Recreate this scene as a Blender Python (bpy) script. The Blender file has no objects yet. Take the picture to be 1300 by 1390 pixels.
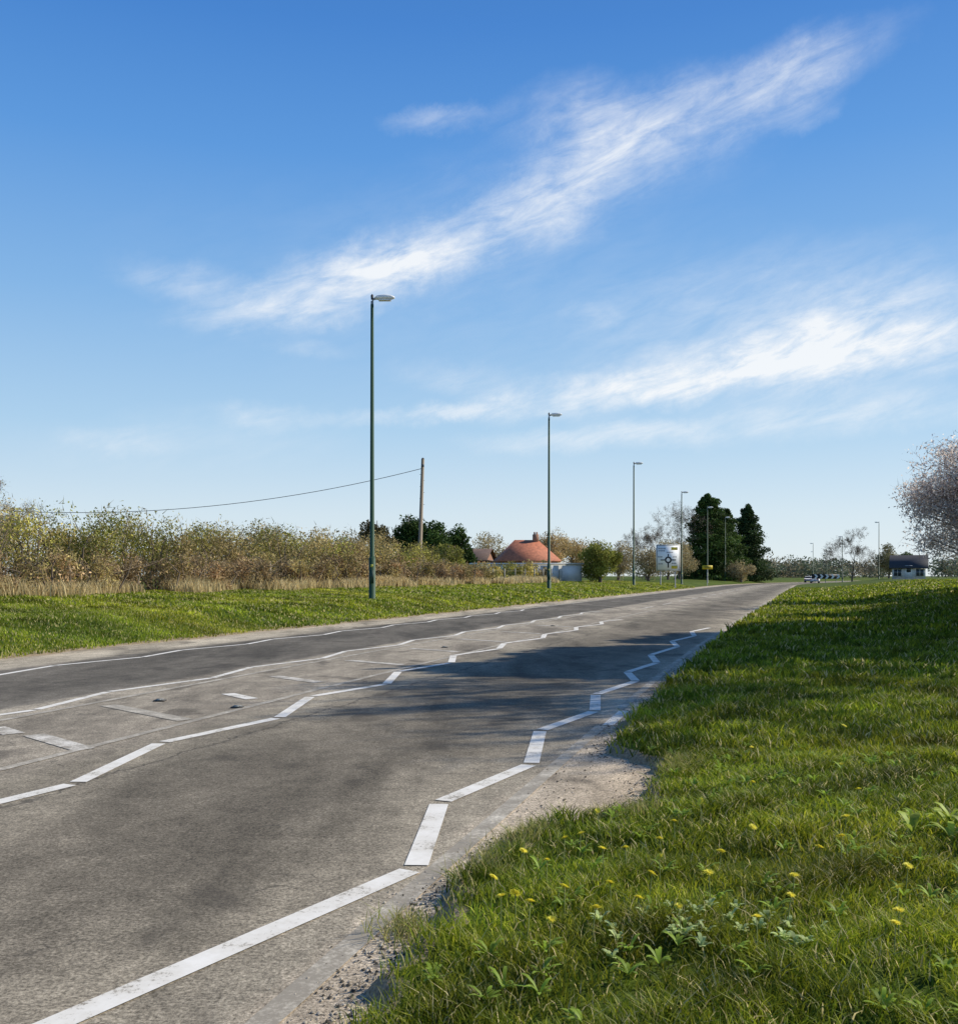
import bpy, math, numpy as np
from mathutils import Vector
rng = np.random.default_rng(7)
D = bpy.data
scene = bpy.context.scene
ROOT = scene.collection

# ------------------------------------------------------------------ helpers
def sm(x, a, b):
    t = np.clip((np.asarray(x, float) - a) / (b - a), 0, 1)
    return t * t * (3 - 2 * t)

def nz(x, y, s=0.0):
    x = np.asarray(x, float); y = np.asarray(y, float)
    return (np.sin(x * 1.31 + 1.7 * np.sin(y * 0.83 + s) + s) + np.sin(y * 1.73 + 1.3 * np.sin(x * 1.13 + s * 2) + 2.1 * s)
            + 0.5 * np.sin(x * 3.1 + y * 2.3 + s * 3) + 0.5 * np.sin(x * -2.7 + y * 3.7 + s * 5)) / 3.0

def cx(Y):
    Y = np.asarray(Y, float)
    d = Y - 18
    r = 0.29 * Y + 0.02 * (np.sqrt(d * d + 36) + d)
    q = np.clip(Y - 150, 0, 75)
    r = r + 0.0015 * q * q + 0.225 * np.maximum(Y - 225, 0)
    return r

def edge_r(Y):
    Y = np.asarray(Y, float)
    return (-1.47 + 0.60 * sm(Y, 5.6, 6.3) * (1 - sm(Y, 7.7, 8.5)) + 0.05 * np.sin(Y * 2.3) + 0.035 * np.sin(Y * 6.1 + 1)
            + 0.03 * np.sin(Y * 17.0) + 0.02 * np.sin(Y * 31.0))

def gz(X, Y):
    X = np.asarray(X, float); Y = np.asarray(Y, float)
    o = X - cx(Y)
    t = o - edge_r(Y)
    zr = -0.03 + 0.10 * sm(t, -0.02, 0.10) + 0.05 * sm(t, 0.1, 1) + 0.90 * sm(o, 1.0, 14) * sm(Y, 5, 40) \
        + 0.018 * nz(X * 4, Y * 4, 1) * sm(t, 0.05, 0.5) + 0.03 * nz(X * 1.2, Y * 1.2, 6) * sm(t, 0.2, 1.5)
    l = -14 - o + 0.12 * np.sin(Y * 1.1) + 0.06 * np.sin(Y * 3.7)
    zl = -0.03 + 0.06 * sm(l, -0.05, 0.15) + 0.5 * sm(l, 0, 3.4) + 0.33 * sm(l, 3, 12) + 0.03 * nz(X, Y, 2) * sm(l, 0.5, 3)
    z = np.where(o > -7, zr, zl)
    return z

def build(name, parts, mats, parent=None, smooth=False):
    Vs, Cs, quads, tris, mq, mt = [], [], [], [], [], []
    off = 0
    for V, F, C, mi in parts:
        V = np.asarray(V, float).reshape(-1, 3)
        if C is None: C = np.ones((len(V), 3)) * 0.5
        C = np.asarray(C, float)
        if C.ndim == 1: C = np.tile(C, (len(V), 1))
        Vs.append(V); Cs.append(C)
        for f in F:
            f = np.asarray(f, int)
            if f.size == 0: continue
            if f.shape[1] == 4: quads.append(f + off); mq.append(np.full(len(f), mi))
            else: tris.append(f + off); mt.append(np.full(len(f), mi))
        off += len(V)
    V = np.concatenate(Vs); C = np.concatenate(Cs)
    Q = np.concatenate(quads) if quads else np.zeros((0, 4), int)
    T = np.concatenate(tris) if tris else np.zeros((0, 3), int)
    me = D.meshes.new(name)
    me.vertices.add(len(V)); me.vertices.foreach_set('co', V.astype(np.float32).ravel())
    loops = np.concatenate([Q.ravel(), T.ravel()]).astype(np.int32)
    me.loops.add(len(loops)); me.loops.foreach_set('vertex_index', loops)
    nf = len(Q) + len(T)
    me.polygons.add(nf)
    ls = np.concatenate([np.arange(len(Q)) * 4, len(Q) * 4 + np.arange(len(T)) * 3]).astype(np.int32)
    me.polygons.foreach_set('loop_start', ls)
    mi = np.concatenate((mq if mq else [np.zeros(0, int)]) + (mt if mt else [np.zeros(0, int)])).astype(np.int32)
    if not isinstance(mats, (list, tuple)): mats = [mats]
    for m in mats: me.materials.append(m)
    me.polygons.foreach_set('material_index', mi)
    me.update(calc_edges=True)
    a = me.attributes.new('Col', 'FLOAT_COLOR', 'POINT')
    a.data.foreach_set('color', np.concatenate([C, np.ones((len(C), 1))], 1).astype(np.float32).ravel())
    if smooth: me.polygons.foreach_set('use_smooth', np.ones(nf, bool))
    ob = D.objects.new(name, me); ROOT.objects.link(ob)
    if parent: ob.parent = parent
    return ob

def empty(name, loc=(0, 0, 0)):
    e = D.objects.new(name, None); e.location = loc; ROOT.objects.link(e); return e

def box(c, s, rz=0.0, mi=0, col=None):
    c = np.array(c, float); s = np.array(s, float) / 2
    V = np.array([[x, y, z] for z in (-1, 1) for y in (-1, 1) for x in (-1, 1)], float) * s
    ca, sa = math.cos(rz), math.sin(rz)
    V = np.stack([V[:, 0] * ca - V[:, 1] * sa, V[:, 0] * sa + V[:, 1] * ca, V[:, 2]], 1) + c
    F = [np.array([[0, 2, 3, 1], [4, 5, 7, 6], [0, 1, 5, 4], [2, 6, 7, 3], [0, 4, 6, 2], [1, 3, 7, 5]])]
    return (V, F, col, mi)

def tube(pts, rad, sides=8, mi=0, col=None, cap=True):
    pts = [np.array(p, float) for p in pts]
    n = len(pts); Vs = []
    for i, p in enumerate(pts):
        d = pts[min(i + 1, n - 1)] - pts[max(i - 1, 0)]
        d = d / (np.linalg.norm(d) + 1e-9)
        ref = np.array([1.0, 0, 0]) if abs(d[2]) > 0.8 else np.array([0, 0, 1.0])
        a = np.cross(d, ref); a /= np.linalg.norm(a); b = np.cross(d, a)
        th = np.arange(sides) / sides * 2 * math.pi
        Vs.append(p + rad[i] * (np.outer(np.cos(th), a) + np.outer(np.sin(th), b)))
    V = np.concatenate(Vs)
    q = []
    for i in range(n - 1):
        for j in range(sides):
            k = (j + 1) % sides
            q.append([i * sides + j, i * sides + k, (i + 1) * sides + k, (i + 1) * sides + j])
    F = [np.array(q)]
    if cap and sides >= 4:
        t = []
        for base in (0, (n - 1) * sides):
            for j in range(1, sides - 1): t.append([base, base + j, base + j + 1])
        F.append(np.array(t))
    return (V, F, col, mi)

def unit(n):
    v = rng.normal(size=(n, 3)); return v / np.linalg.norm(v, axis=1)[:, None]

def leaves(P, size, ca, cb, asp=0.55, var=0.25, mi=0, tint=None):
    n = len(P)
    a = unit(n); b = np.cross(a, unit(n)); b /= (np.linalg.norm(b, axis=1)[:, None] + 1e-9)
    s = size * (0.6 + 0.8 * rng.random(n))[:, None]
    V = np.stack([P - a * s, P + b * s * asp, P + a * s, P - b * s * asp], 1).reshape(-1, 3)
    t = rng.random(n)[:, None]
    C = (np.array(ca) * (1 - t) + np.array(cb) * t) * (1 - var + 2 * var * rng.random(n)[:, None])
    if tint is not None: C = C * tint[:, None]
    return (V, [np.arange(4 * n).reshape(n, 4)], np.repeat(C, 4, 0), mi)

def twigs(P, L, w, ca, cb, up=0.6, mi=0):
    n = len(P)
    d = unit(n) + np.array([0, 0, up]); d /= np.linalg.norm(d, axis=1)[:, None]
    s = np.cross(d, unit(n)); s /= (np.linalg.norm(s, axis=1)[:, None] + 1e-9)
    l = L * (0.5 + rng.random(n))[:, None]
    V = np.stack([P - s * w, P + s * w, P + d * l], 1).reshape(-1, 3)
    t = rng.random(n)[:, None]
    C = np.array(ca) * (1 - t) + np.array(cb) * t
    C = C * (0.7 + 0.6 * rng.random(n)[:, None])
    return (V, [np.arange(3 * n).reshape(n, 3)], np.repeat(C, 3, 0), mi)

def cloud(c, r, n, lo=0.35, lump=0.3):
    d = unit(n); u = lo + (1 - lo) * rng.random(n) ** 0.6
    s = rng.random() * 20
    u = u * (1 - lump + lump * 1.6 * (0.5 + 0.5 * nz(d[:, 0] * 3 + d[:, 2] * 2, d[:, 1] * 3 - d[:, 2], s)))
    return np.array(c) + d * u[:, None] * np.array(r)

def blades(P, H, W, lean, ca, cb, cdry=None, dryp=0.0, tint=None):
    n = len(P)
    a = rng.random(n) * 2 * math.pi; b = rng.random(n) * 2 * math.pi
    S = np.stack([np.cos(a), np.sin(a), np.zeros(n)], 1) * W[:, None]
    Ld = np.stack([np.cos(b), np.sin(b), np.zeros(n)], 1) * (lean * (0.3 + rng.random(n)) * H)[:, None]
    Z = np.array([0, 0, 1.0]) * H[:, None]
    V = np.stack([P - S, P + S, P - S * .8 + Ld * .35 + Z * .6, P + S * .8 + Ld * .35 + Z * .6, P + Ld + Z * .95], 1).reshape(-1, 3)
    k = np.arange(n)[:, None] * 5
    t = rng.random(n)[:, None]
    C = (np.array(ca) * (1 - t) + np.array(cb) * t) * (0.6 + 0.8 * rng.random(n)[:, None])
    if tint is not None: C = C * tint
    if cdry is not None:
        m = rng.random(n) < dryp; C[m] = np.array(cdry) * (0.7 + 0.6 * rng.random((m.sum(), 1)))
    return (V, [k + np.array([[0, 1, 3, 2]]), k + np.array([[2, 3, 4]])], np.repeat(C, 5, 0), 0)

# ------------------------------------------------------------------ materials
def newmat(name):
    m = D.materials.new(name); m.use_nodes = True
    nt = m.node_tree; nt.nodes.clear()
    out = nt.nodes.new('ShaderNodeOutputMaterial')
    return m, nt, out

def N(nt, t, **kw):
    n = nt.nodes.new(t)
    for k, v in kw.items(): setattr(n, k, v)
    return n

def vc_mat(name, rough=0.7, transl=0.0, spec=0.3):
    m, nt, out = newmat(name)
    at = N(nt, 'ShaderNodeAttribute', attribute_name='Col')
    p = N(nt, 'ShaderNodeBsdfPrincipled')
    p.inputs['Roughness'].default_value = rough
    p.inputs['Specular IOR Level'].default_value = spec
    nt.links.new(at.outputs['Color'], p.inputs['Base Color'])
    if transl > 0:
        tr = N(nt, 'ShaderNodeBsdfTranslucent'); mx = N(nt, 'ShaderNodeMixShader'); mx.inputs[0].default_value = transl
        nt.links.new(at.outputs['Color'], tr.inputs[0])
        nt.links.new(p.outputs[0], mx.inputs[1]); nt.links.new(tr.outputs[0], mx.inputs[2])
        nt.links.new(mx.outputs[0], out.inputs[0])
    else:
        nt.links.new(p.outputs[0], out.inputs[0])
    return m

def solid(name, col, rough=0.6, metal=0.0, scale=8.0, var=0.25):
    m, nt, out = newmat(name)
    tc = N(nt, 'ShaderNodeTexCoord'); no = N(nt, 'ShaderNodeTexNoise'); no.inputs['Scale'].default_value = scale
    no.inputs['Detail'].default_value = 5
    nt.links.new(tc.outputs['Object'], no.inputs['Vector'])
    r = N(nt, 'ShaderNodeValToRGB')
    r.color_ramp.elements[0].position = 0.3; r.color_ramp.elements[1].position = 0.7
    r.color_ramp.elements[0].color = tuple(c * (1 - var) for c in col) + (1,)
    r.color_ramp.elements[1].color = tuple(min(1, c * (1 + var)) for c in col) + (1,)
    nt.links.new(no.outputs['Fac'], r.inputs[0])
    p = N(nt, 'ShaderNodeBsdfPrincipled'); p.inputs['Roughness'].default_value = rough; p.inputs['Metallic'].default_value = metal
    nt.links.new(r.outputs[0], p.inputs['Base Color']); nt.links.new(p.outputs[0], out.inputs[0])
    return m

def mathn(nt, op, a, b=None, c=None, clamp=False):
    n = N(nt, 'ShaderNodeMath', operation=op); n.use_clamp = clamp
    for i, v in enumerate((a, b, c)):
        if v is None: continue
        if isinstance(v, (int, float)): n.inputs[i].default_value = v
        else: nt.links.new(v, n.inputs[i])
    return n.outputs[0]

def noise(nt, vec, scale, detail=5, rough=0.55, mapscale=None, dist=0.0):
    if mapscale is not None:
        mp = N(nt, 'ShaderNodeMapping'); mp.inputs['Scale'].default_value = mapscale
        nt.links.new(vec, mp.inputs['Vector']); vec = mp.outputs[0]
    n = N(nt, 'ShaderNodeTexNoise'); n.inputs['Scale'].default_value = scale
    n.inputs['Detail'].default_value = detail; n.inputs['Roughness'].default_value = rough
    n.inputs['Distortion'].default_value = dist
    nt.links.new(vec, n.inputs['Vector']); return n.outputs['Fac']

def mrange(nt, v, a, b, c, d, smooth=False):
    n = N(nt, 'ShaderNodeMapRange')
    if smooth: n.interpolation_type = 'SMOOTHSTEP'
    nt.links.new(v, n.inputs['Value'])
    for k, x in zip(('From Min', 'From Max', 'To Min', 'To Max'), (a, b, c, d)): n.inputs[k].default_value = x
    return n.outputs['Result']

def mixc(nt, f, a, b, blend='MIX'):
    n = N(nt, 'ShaderNodeMix', data_type='RGBA', blend_type=blend)
    if isinstance(f, (int, float)): n.inputs[0].default_value = f
    else: nt.links.new(f, n.inputs[0])
    for i, v in ((6, a), (7, b)):
        if isinstance(v, tuple): n.inputs[i].default_value = v + (1,) if len(v) == 3 else v
        else: nt.links.new(v, n.inputs[i])
    return n.outputs[2]

def rgbf(nt, v):
    n = N(nt, 'ShaderNodeCombineColor')
    for i in range(3): nt.links.new(v, n.inputs[i])
    return n.outputs[0]

M_leaf = vc_mat('foliage', 0.75, 0.22, 0.15)
M_blos = vc_mat('blossom', 0.8, 0.45, 0.1)
M_grass = vc_mat('grass_blades', 0.55, 0.42, 0.22)
M_twig = vc_mat('twigs', 0.85, 0.0, 0.15)
M_obj = vc_mat('painted_parts', 0.55, 0.0, 0.4)
M_stone = vc_mat('stone', 0.85, 0.0, 0.2)
M_flower = vc_mat('petals', 0.6, 0.25, 0.2)

# road
m, nt, out = newmat('asphalt'); M_road = m
lat = N(nt, 'ShaderNodeAttribute', attribute_name='lat').outputs['Fac']
pos = N(nt, 'ShaderNodeNewGeometry').outputs['Position']
w1 = noise(nt, pos, 1.6, 4)
w2 = noise(nt, pos, 9, 5)
lat2 = mathn(nt, 'ADD', lat, mathn(nt, 'MULTIPLY', mathn(nt, 'SUBTRACT', w1, 0.5), 0.35))
lat2 = mathn(nt, 'ADD', lat2, mathn(nt, 'MULTIPLY', mathn(nt, 'SUBTRACT', w2, 0.5), 0.22))
f = mrange(nt, lat2, -15, 0, 0, 1)
cr = N(nt, 'ShaderNodeValToRGB'); nt.links.new(f, cr.inputs[0])
def P_(l): return (l + 15) / 15
stops = [(-14.4, (.66, .53, .36)), (-13.2, (.66, .56, .41)), (-12.55, (.54, .46, .34)), (-12.2, (.20, .175, .138)), (-8.75, (.20, .175, .138)),
         (-8.5, (.48, .41, .31)), (-5.9, (.46, .39, .295)), (-5.5, (.38, .325, .24)), (-4.2, (.25, .212, .157)), (-3.0, (.25, .212, .157)),
         (-2.2, (.40, .34, .25)), (-1.85, (.48, .41, .305)), (-1.70, (.74, .61, .45)), (-0.7, (.70, .54, .36))]
el = cr.color_ramp.elements
el[0].position = P_(stops[0][0]); el[0].color = stops[0][1] + (1,)
el[1].position = P_(stops[-1][0]); el[1].color = stops[-1][1] + (1,)
for s, c in stops[1:-1]:
    e = el.new(P_(s)); e.color = c + (1,)
st = noise(nt, pos, 0.55, 6, 0.6, mapscale=(1.6, 0.5, 1), dist=0.6)
stn = mrange(nt, st, 0.32, 0.68, 0.5, 1.25)
st2 = noise(nt, pos, 4.0, 6, 0.7)
stn2 = mrange(nt, st2, 0.3, 0.7, 0.72, 1.22)
fine = noise(nt, pos, 60, 5, 0.85)
finen = mrange(nt, fine, 0.38, 0.62, 0.35, 1.5)
grit = noise(nt, pos, 22, 4, 0.85)
gritn = mrange(nt, grit, 0.38, 0.66, 0.68, 1.25)
col = mixc(nt, 1.0, cr.outputs[0], rgbf(nt, mathn(nt, 'MULTIPLY', stn, stn2)), 'MULTIPLY')
col = mixc(nt, 1.0, col, rgbf(nt, mathn(nt, 'MULTIPLY', finen, gritn)), 'MULTIPLY')
oil = noise(nt, pos, 1.1, 3, 0.5, mapscale=(1.2, .7, 1), dist=.3)
col = mixc(nt, mrange(nt, oil, .58, .69, 0, .55, True), col, (.07, .06, .048))
seam = mathn(nt, 'ABSOLUTE', mathn(nt, 'ADD', lat2, 5.0))
col = mixc(nt, mrange(nt, seam, 0.0, 0.03, .7, 0), col, (.05, .045, .04))
vo = N(nt, 'ShaderNodeTexVoronoi', feature='DISTANCE_TO_EDGE'); vo.inputs['Scale'].default_value = 0.55
wv = N(nt, 'ShaderNodeVectorMath', operation='ADD')
nn = N(nt, 'ShaderNodeTexNoise'); nn.inputs['Scale'].default_value = 2.2; nn.inputs['Detail'].default_value = 6; nt.links.new(pos, nn.inputs['Vector'])
sc = N(nt, 'ShaderNodeVectorMath', operation='SCALE'); sc.inputs['Scale'].default_value = 1.2; nt.links.new(nn.outputs['Color'], sc.inputs[0])
nt.links.new(pos, wv.inputs[0]); nt.links.new(sc.outputs[0], wv.inputs[1]); nt.links.new(wv.outputs[0], vo.inputs['Vector'])
crk = mrange(nt, vo.outputs['Distance'], 0.0, 0.012, 1, 0)
crk = mathn(nt, 'MULTIPLY', crk, mrange(nt, w1, 0.5, 0.6, 0, 0.6))
col = mixc(nt, crk, col, (.05, .045, .038))
p = N(nt, 'ShaderNodeBsdfPrincipled'); p.inputs['Roughness'].default_value = 0.9; p.inputs['Specular IOR Level'].default_value = 0.12
nt.links.new(col, p.inputs['Base Color'])
bp = N(nt, 'ShaderNodeBump'); bp.inputs['Strength'].default_value = 0.5; bp.inputs['Distance'].default_value = 0.005
nt.links.new(fine, bp.inputs['Height']); nt.links.new(bp.outputs[0], p.inputs['Normal'])
nt.links.new(p.outputs[0], out.inputs[0])

def paint_mat(name, lo, hi, c=(.90, .85, .76)):
    m, nt, out = newmat(name)
    pos = N(nt, 'ShaderNodeNewGeometry').outputs['Position']
    a = noise(nt, pos, 3.5, 6, 0.7); b = noise(nt, pos, 45, 5, 0.8)
    s = mathn(nt, 'ADD', mathn(nt, 'MULTIPLY', a, 0.5), mathn(nt, 'MULTIPLY', b, 0.5))
    f = mrange(nt, s, lo, hi, 0, 1)
    dirt = mixc(nt, mrange(nt, a, 0.35, 0.65, 0, 1), (c[0] * .80, c[1] * .78, c[2] * .74), c)
    col = mixc(nt, f, (.33, .285, .22), dirt)
    p = N(nt, 'ShaderNodeBsdfPrincipled'); p.inputs['Roughness'].default_value = 0.7; p.inputs['Specular IOR Level'].default_value = 0.2
    nt.links.new(col, p.inputs['Base Color']); nt.links.new(p.outputs[0], out.inputs[0])
    return m
M_paint = paint_mat('road_paint', 0.40, 0.455)
M_paintw = paint_mat('road_paint_worn', 0.44, 0.56, (.80, .74, .64))
M_painte = paint_mat('road_paint_very_worn', 0.47, 0.64, (.80, .72, .58))

# ground
m, nt, out = newmat('grass_ground'); M_ground = m
pos = N(nt, 'ShaderNodeNewGeometry').outputs['Position']
dirt = N(nt, 'ShaderNodeAttribute', attribute_name='dirt').outputs['Fac']
a = noise(nt, pos, 0.5, 6, 0.6); b = noise(nt, pos, 7, 6, 0.7); c = noise(nt, pos, 60, 4, 0.7)
g = mixc(nt, mrange(nt, a, 0.3, 0.7, 0, 1), (.06, .10, .010), (.16, .20, .022))
g = mixc(nt, mrange(nt, b, 0.35, 0.7, 0, 0.85), g, (.022, .04, .006))
so = mixc(nt, mrange(nt, c, 0.3, 0.7, 0, 1), (.18, .13, .08), (.48, .38, .25))
dm = mathn(nt, 'ADD', dirt, mathn(nt, 'MULTIPLY', mathn(nt, 'SUBTRACT', b, 0.5), 0.8))
col = mixc(nt, mrange(nt, dm, 0.4, 0.6, 0, 1), g, so)
p = N(nt, 'ShaderNodeBsdfPrincipled'); p.inputs['Roughness'].default_value = 0.95; p.inputs['Specular IOR Level'].default_value = 0.1
nt.links.new(col, p.inputs['Base Color'])
bp = N(nt, 'ShaderNodeBump'); bp.inputs['Strength'].default_value = 0.8; bp.inputs['Distance'].default_value = 0.03
nt.links.new(b, bp.inputs['Height']); nt.links.new(bp.outputs[0], p.inputs['Normal'])
nt.links.new(p.outputs[0], out.inputs[0])

# ------------------------------------------------------------------ ground + road
def grid(name, os_, Ys, zf, mat, attr):
    O, Y = np.meshgrid(os_, Ys)
    X = cx(Y) + O
    Z = zf(X, Y)
    V = np.stack([X, Y, Z], -1).reshape(-1, 3)
    no = len(os_); ny = len(Ys)
    i = (np.arange(ny - 1)[:, None] * no + np.arange(no - 1)[None, :]).ravel()
    F = np.stack([i, i + 1, i + no + 1, i + no], 1)
    ob = build(name, [(V, [F], None, 0)], mat, smooth=True)
    at = ob.data.attributes.new(attr[0], 'FLOAT', 'POINT')
    at.data.foreach_set('value', attr[1](O, Y).astype(np.float32).ravel())
    return ob

Yg = np.concatenate([np.arange(-20, 2, 1.0), np.arange(2, 12, .05), np.arange(12, 40, .25), np.arange(40, 120, 1.0), np.arange(120, 300, 4.0), np.geomspace(300, 6000, 30)])
Og = np.concatenate([-np.geomspace(8000, 62, 14), np.arange(-60, -27, 3.0), np.arange(-27, -15, .6), np.arange(-15, -13.4, .1), np.arange(-13, -2, 1.0),
                     np.arange(-1.8, -0.5, .03), np.arange(-.5, 3, .12), np.arange(3, 20, .7), np.arange(20, 60, 4.0), np.geomspace(62, 8000, 14)])
def dirt_f(O, Y):
    t = O - edge_r(Y); l = -14 - O
    return np.where(O > -7, 1 - sm(t, 0.05, 0.22), 1 - sm(l, 0.1, 0.5))
grid('ground', Og, Yg, gz, M_ground, ('dirt', dirt_f))
Yr = np.concatenate([np.arange(-15, 40, .5), np.arange(40, 400, 3.0)])
Or = np.array([-14.4, -12, -9, -6, -3, -1.8, -0.7])
grid('road', Or, Yr, lambda X, Y: np.zeros_like(X), M_road, ('lat', lambda O, Y: O))

def strip(o1, y1, o2, y2, w, z=0.005, gap=0.0, mi=0):
    n = max(2, int(abs(y2 - y1) / 3) + 2)
    a = np.array([cx(y1) + o1, y1]); b = np.array([cx(y2) + o2, y2])
    L = np.linalg.norm(b - a)
    t = np.linspace(gap / L, 1 - gap / L, n)
    Y = y1 + (y2 - y1) * t; X = cx(Y) + o1 + (o2 - o1) * t
    d = (b - a) / L; s = np.array([-d[1], d[0]]) * w / 2
    V = []
    for x, y in zip(X, Y):
        V += [[x - s[0], y - s[1], z], [x + s[0], y + s[1], z]]
    q = np.array([[2 * i, 2 * i + 2, 2 * i + 3, 2 * i + 1] for i in range(n - 1)])
    return (np.array(V), [q], None, mi)

R = [(-2.0, 1.7), (-2.44, 3.25), (-1.84, 5.13), (-2.21, 6.62), (-1.93, 7.97), (-2.26, 9.7), (-1.98, 11.1), (-2.25, 12.65), (-1.97, 14.27),
     (-2.3, 15.6), (-2.05, 17.3), (-2.4, 19.0), (-2.15, 21.2), (-2.5, 23), (-2.2, 25), (-2.5, 27), (-2.2, 29)]
C_ = [(-5.6, 4.0), (-5.3, 5.55), (-5.04, 7.23), (-5.5, 8.99), (-5.22, 10.57), (-5.75, 12.44), (-5.37, 13.88), (-5.9, 15.7), (-5.6, 17.3), (-6.1, 18.9)]
C_ += [(-5.75 - (0.4 if i % 2 else 0), 20.6 + 1.75 * i) for i in range(9)]
parts = []
for Z in (R, C_):
    for (a, b) in zip(Z[:-1], Z[1:]): parts.append(strip(a[0], a[1], b[0], b[1], 0.125, gap=0.05))
A = [(-8.25 - (0.35 if i % 2 else 0), 4.2 + 1.75 * i) for i in range(23)]
for i, (a, b) in enumerate(zip(A[:-1], A[1:])): parts.append(strip(a[0], a[1], b[0], b[1], 0.11, gap=0.03))
B = [(-11.7 - (0.35 if i % 2 else 0), 8 + 1.75 * i) for i in range(22)]
for a, b in zip(B[:-1], B[1:]): parts.append(strip(a[0], a[1], b[0], b[1], 0.11, gap=0.03))
for (o1, y1, o2, y2, mi_) in [(-7.4, 7.1, -6.0, 6.2, 1), (-6.97, 9.44, -5.94, 8.64, 1), (-7.7, 9.9, -7.2, 9.5, 1), (-7.7, 11.6, -6.1, 10.4, 2), (-7.5, 15, -6.4, 14.1, 1), (-7.6, 17.8, -6.3, 16.9, 1),
                              (-7.6, 20.7, -6.3, 19.8, 1), (-7.6, 23.8, -6.3, 22.8, 1), (-7.6, 27, -6.3, 26, 1), (-7.6, 30.5, -6.3, 29.5, 1)]:
    parts.append(strip(o1, y1, o2, y2, 0.2, mi=mi_))
parts.append(strip(-6.95, 12.75, -6.35, 12.2, 0.17, mi=0))
parts.append(strip(-5.95, 2, -6.2, 45, 0.1, z=0.0045, mi=2))
parts.append(strip(-8.0, 2, -8.05, 45, 0.1, z=0.0045, mi=2))
for i in range(30):
    y = 46 + i * 6.5
    parts.append(strip(-7.0, y, -7.0, y + 3.5, 0.14, mi=1))
parts.append(strip(-1.72, 1.5, -1.72, 10.0, 0.11, mi=2))
parts.append(strip(-1.66, 10.05, -1.66, 11.1, 0.11, mi=0))
parts.append(strip(-1.72, 11.2, -1.75, 60, 0.10, mi=2))
parts.append(strip(-12.3, 45, -12.3, 200, 0.12, mi=1))
build('road_marking', parts, [M_paint, M_paintw, M_painte])
parts = []
for (o, y) in [(-7.35, 12.0), (-6.1, 11.4), (-7.0, 21), (-7.0, 30)]:
    x = float(cx(y)) + o
    parts.append(box((x, y, .008), (.13, .11, .014), col=(.06, .055, .05)))
    parts.append(box((x, y, .021), (.08, .06, .012), col=(.22, .22, .21)))
    parts.append(box((x, y - .032, .021), (.05, .006, .008), col=(.6, .6, .5)))
build('road_stud', parts, M_obj)

n = 6500
Y = 2.6 + rng.random(n) ** 1.5 * 16
o = np.where(rng.random(n) < .75, edge_r(Y) - np.abs(rng.normal(0, .11, n)), -1.75 + rng.random(n) * .4)
X = cx(Y) + o
s = 0.003 + 0.008 * rng.random(n) ** 3
base = np.array([[1, 0, 0], [-1, 0, 0], [0, 1, 0], [0, -1, 0], [0, 0, .8], [0, 0, -.5]], float)
V = (base[None] * (s[:, None, None]) * (0.7 + .6 * rng.random((n, 6, 1)))) + np.stack([X, Y, 0.003 + 0 * X], 1)[:, None]
tri = np.array([[0, 2, 4], [2, 1, 4], [1, 3, 4], [3, 0, 4]])
F = (np.arange(n)[:, None, None] * 6 + tri[None]).reshape(-1, 3)
cc = np.where(rng.random((n, 1)) < .5, 0.09, 0.5) * np.array([1, .86, .66]) * (0.7 + .6 * rng.random((n, 1)))
build('gravel', [(V.reshape(-1, 3), [F], np.repeat(cc, 6, 0), 0)], M_stone)

# ------------------------------------------------------------------ grass
GA, GB, GD = (.13, .235, .014), (.50, .56, .05), (.72, .60, .28)
parts = []
def gtint(X, Y, s=1.0):
    a = 0.5 + 0.5 * nz(X * 2.3 * s, Y * 2.3 * s, 8); b = 0.5 + 0.5 * nz(X * .7 * s, Y * .7 * s, 11)
    c = 0.5 + 0.5 * nz(X * 6 * s, Y * 6 * s, 13)
    k = (.28 + .9 * a) * (.65 + .5 * b) * (.62 + .7 * c)
    return np.stack([k * (.88 + .36 * b), k, k * .9], 1)
def grass_right(y0, y1, dens, h, w, lean=.5):
    xm0, xm1 = float(cx(y0)) - 1.6, 0.52 * y1 + 1.2
    n = int((xm1 - xm0) * (y1 - y0) * dens)
    X = xm0 + rng.random(n) * (xm1 - xm0); Y = y0 + rng.random(n) * (y1 - y0)
    t = X - cx(Y) - edge_r(Y)
    cl = 0.5 + 0.5 * nz(X * 5, Y * 5, 3)
    k = (t > 0.02) & (X < 0.52 * Y + 1.2) & (rng.random(n) < (0.25 + 0.75 * sm(t, .0, .25)) * (.15 + .85 * cl))
    X, Y, t, cl = X[k], Y[k], t[k], cl[k]; n = len(X)
    big = 0.5 + 0.5 * nz(X * 1.6, Y * 1.6, 5)
    fi = 0.5 + 0.5 * nz(X * 11, Y * 11, 9)
    H = h * (0.25 + 0.5 * rng.random(n) + .8 * cl * cl + 0.5 * big + .5 * fi * fi)
    W = w * (0.6 + .8 * rng.random(n))
    P = np.stack([X, Y, gz(X, Y) - .005], 1)
    parts.append(blades(P, H, W, lean, GA, GB, GD, 0.08, gtint(X, Y)))
grass_right(2.6, 5, 8500, .062, .0026, 1.0)
grass_right(5, 8, 5000, .066, .0036, 1.0)
grass_right(8, 13, 2100, .08, .006, .8)
grass_right(13, 22, 750, .095, .012, .7)
grass_right(22, 45, 200, .12, .026)
grass_right(45, 110, 32, .15, .06)
for (xx, yy) in [(.12, 5.3), (.2, 5.5), (.3, 5.6), (1.55, 7.6), (1.45, 7.3), (.95, 6.0), (.75, 5.9), (-.3, 4.2), (.0, 4.9)]:
    n = 260
    X = xx + rng.normal(0, .07, n); Y = yy + rng.normal(0, .08, n)
    parts.append(blades(np.stack([X, Y, np.maximum(gz(X, Y), 0)], 1), .05 + .06 * rng.random(n), np.full(n, .0022), 1.1, (.52, .42, .19), (.24, .30, .04)))
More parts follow.
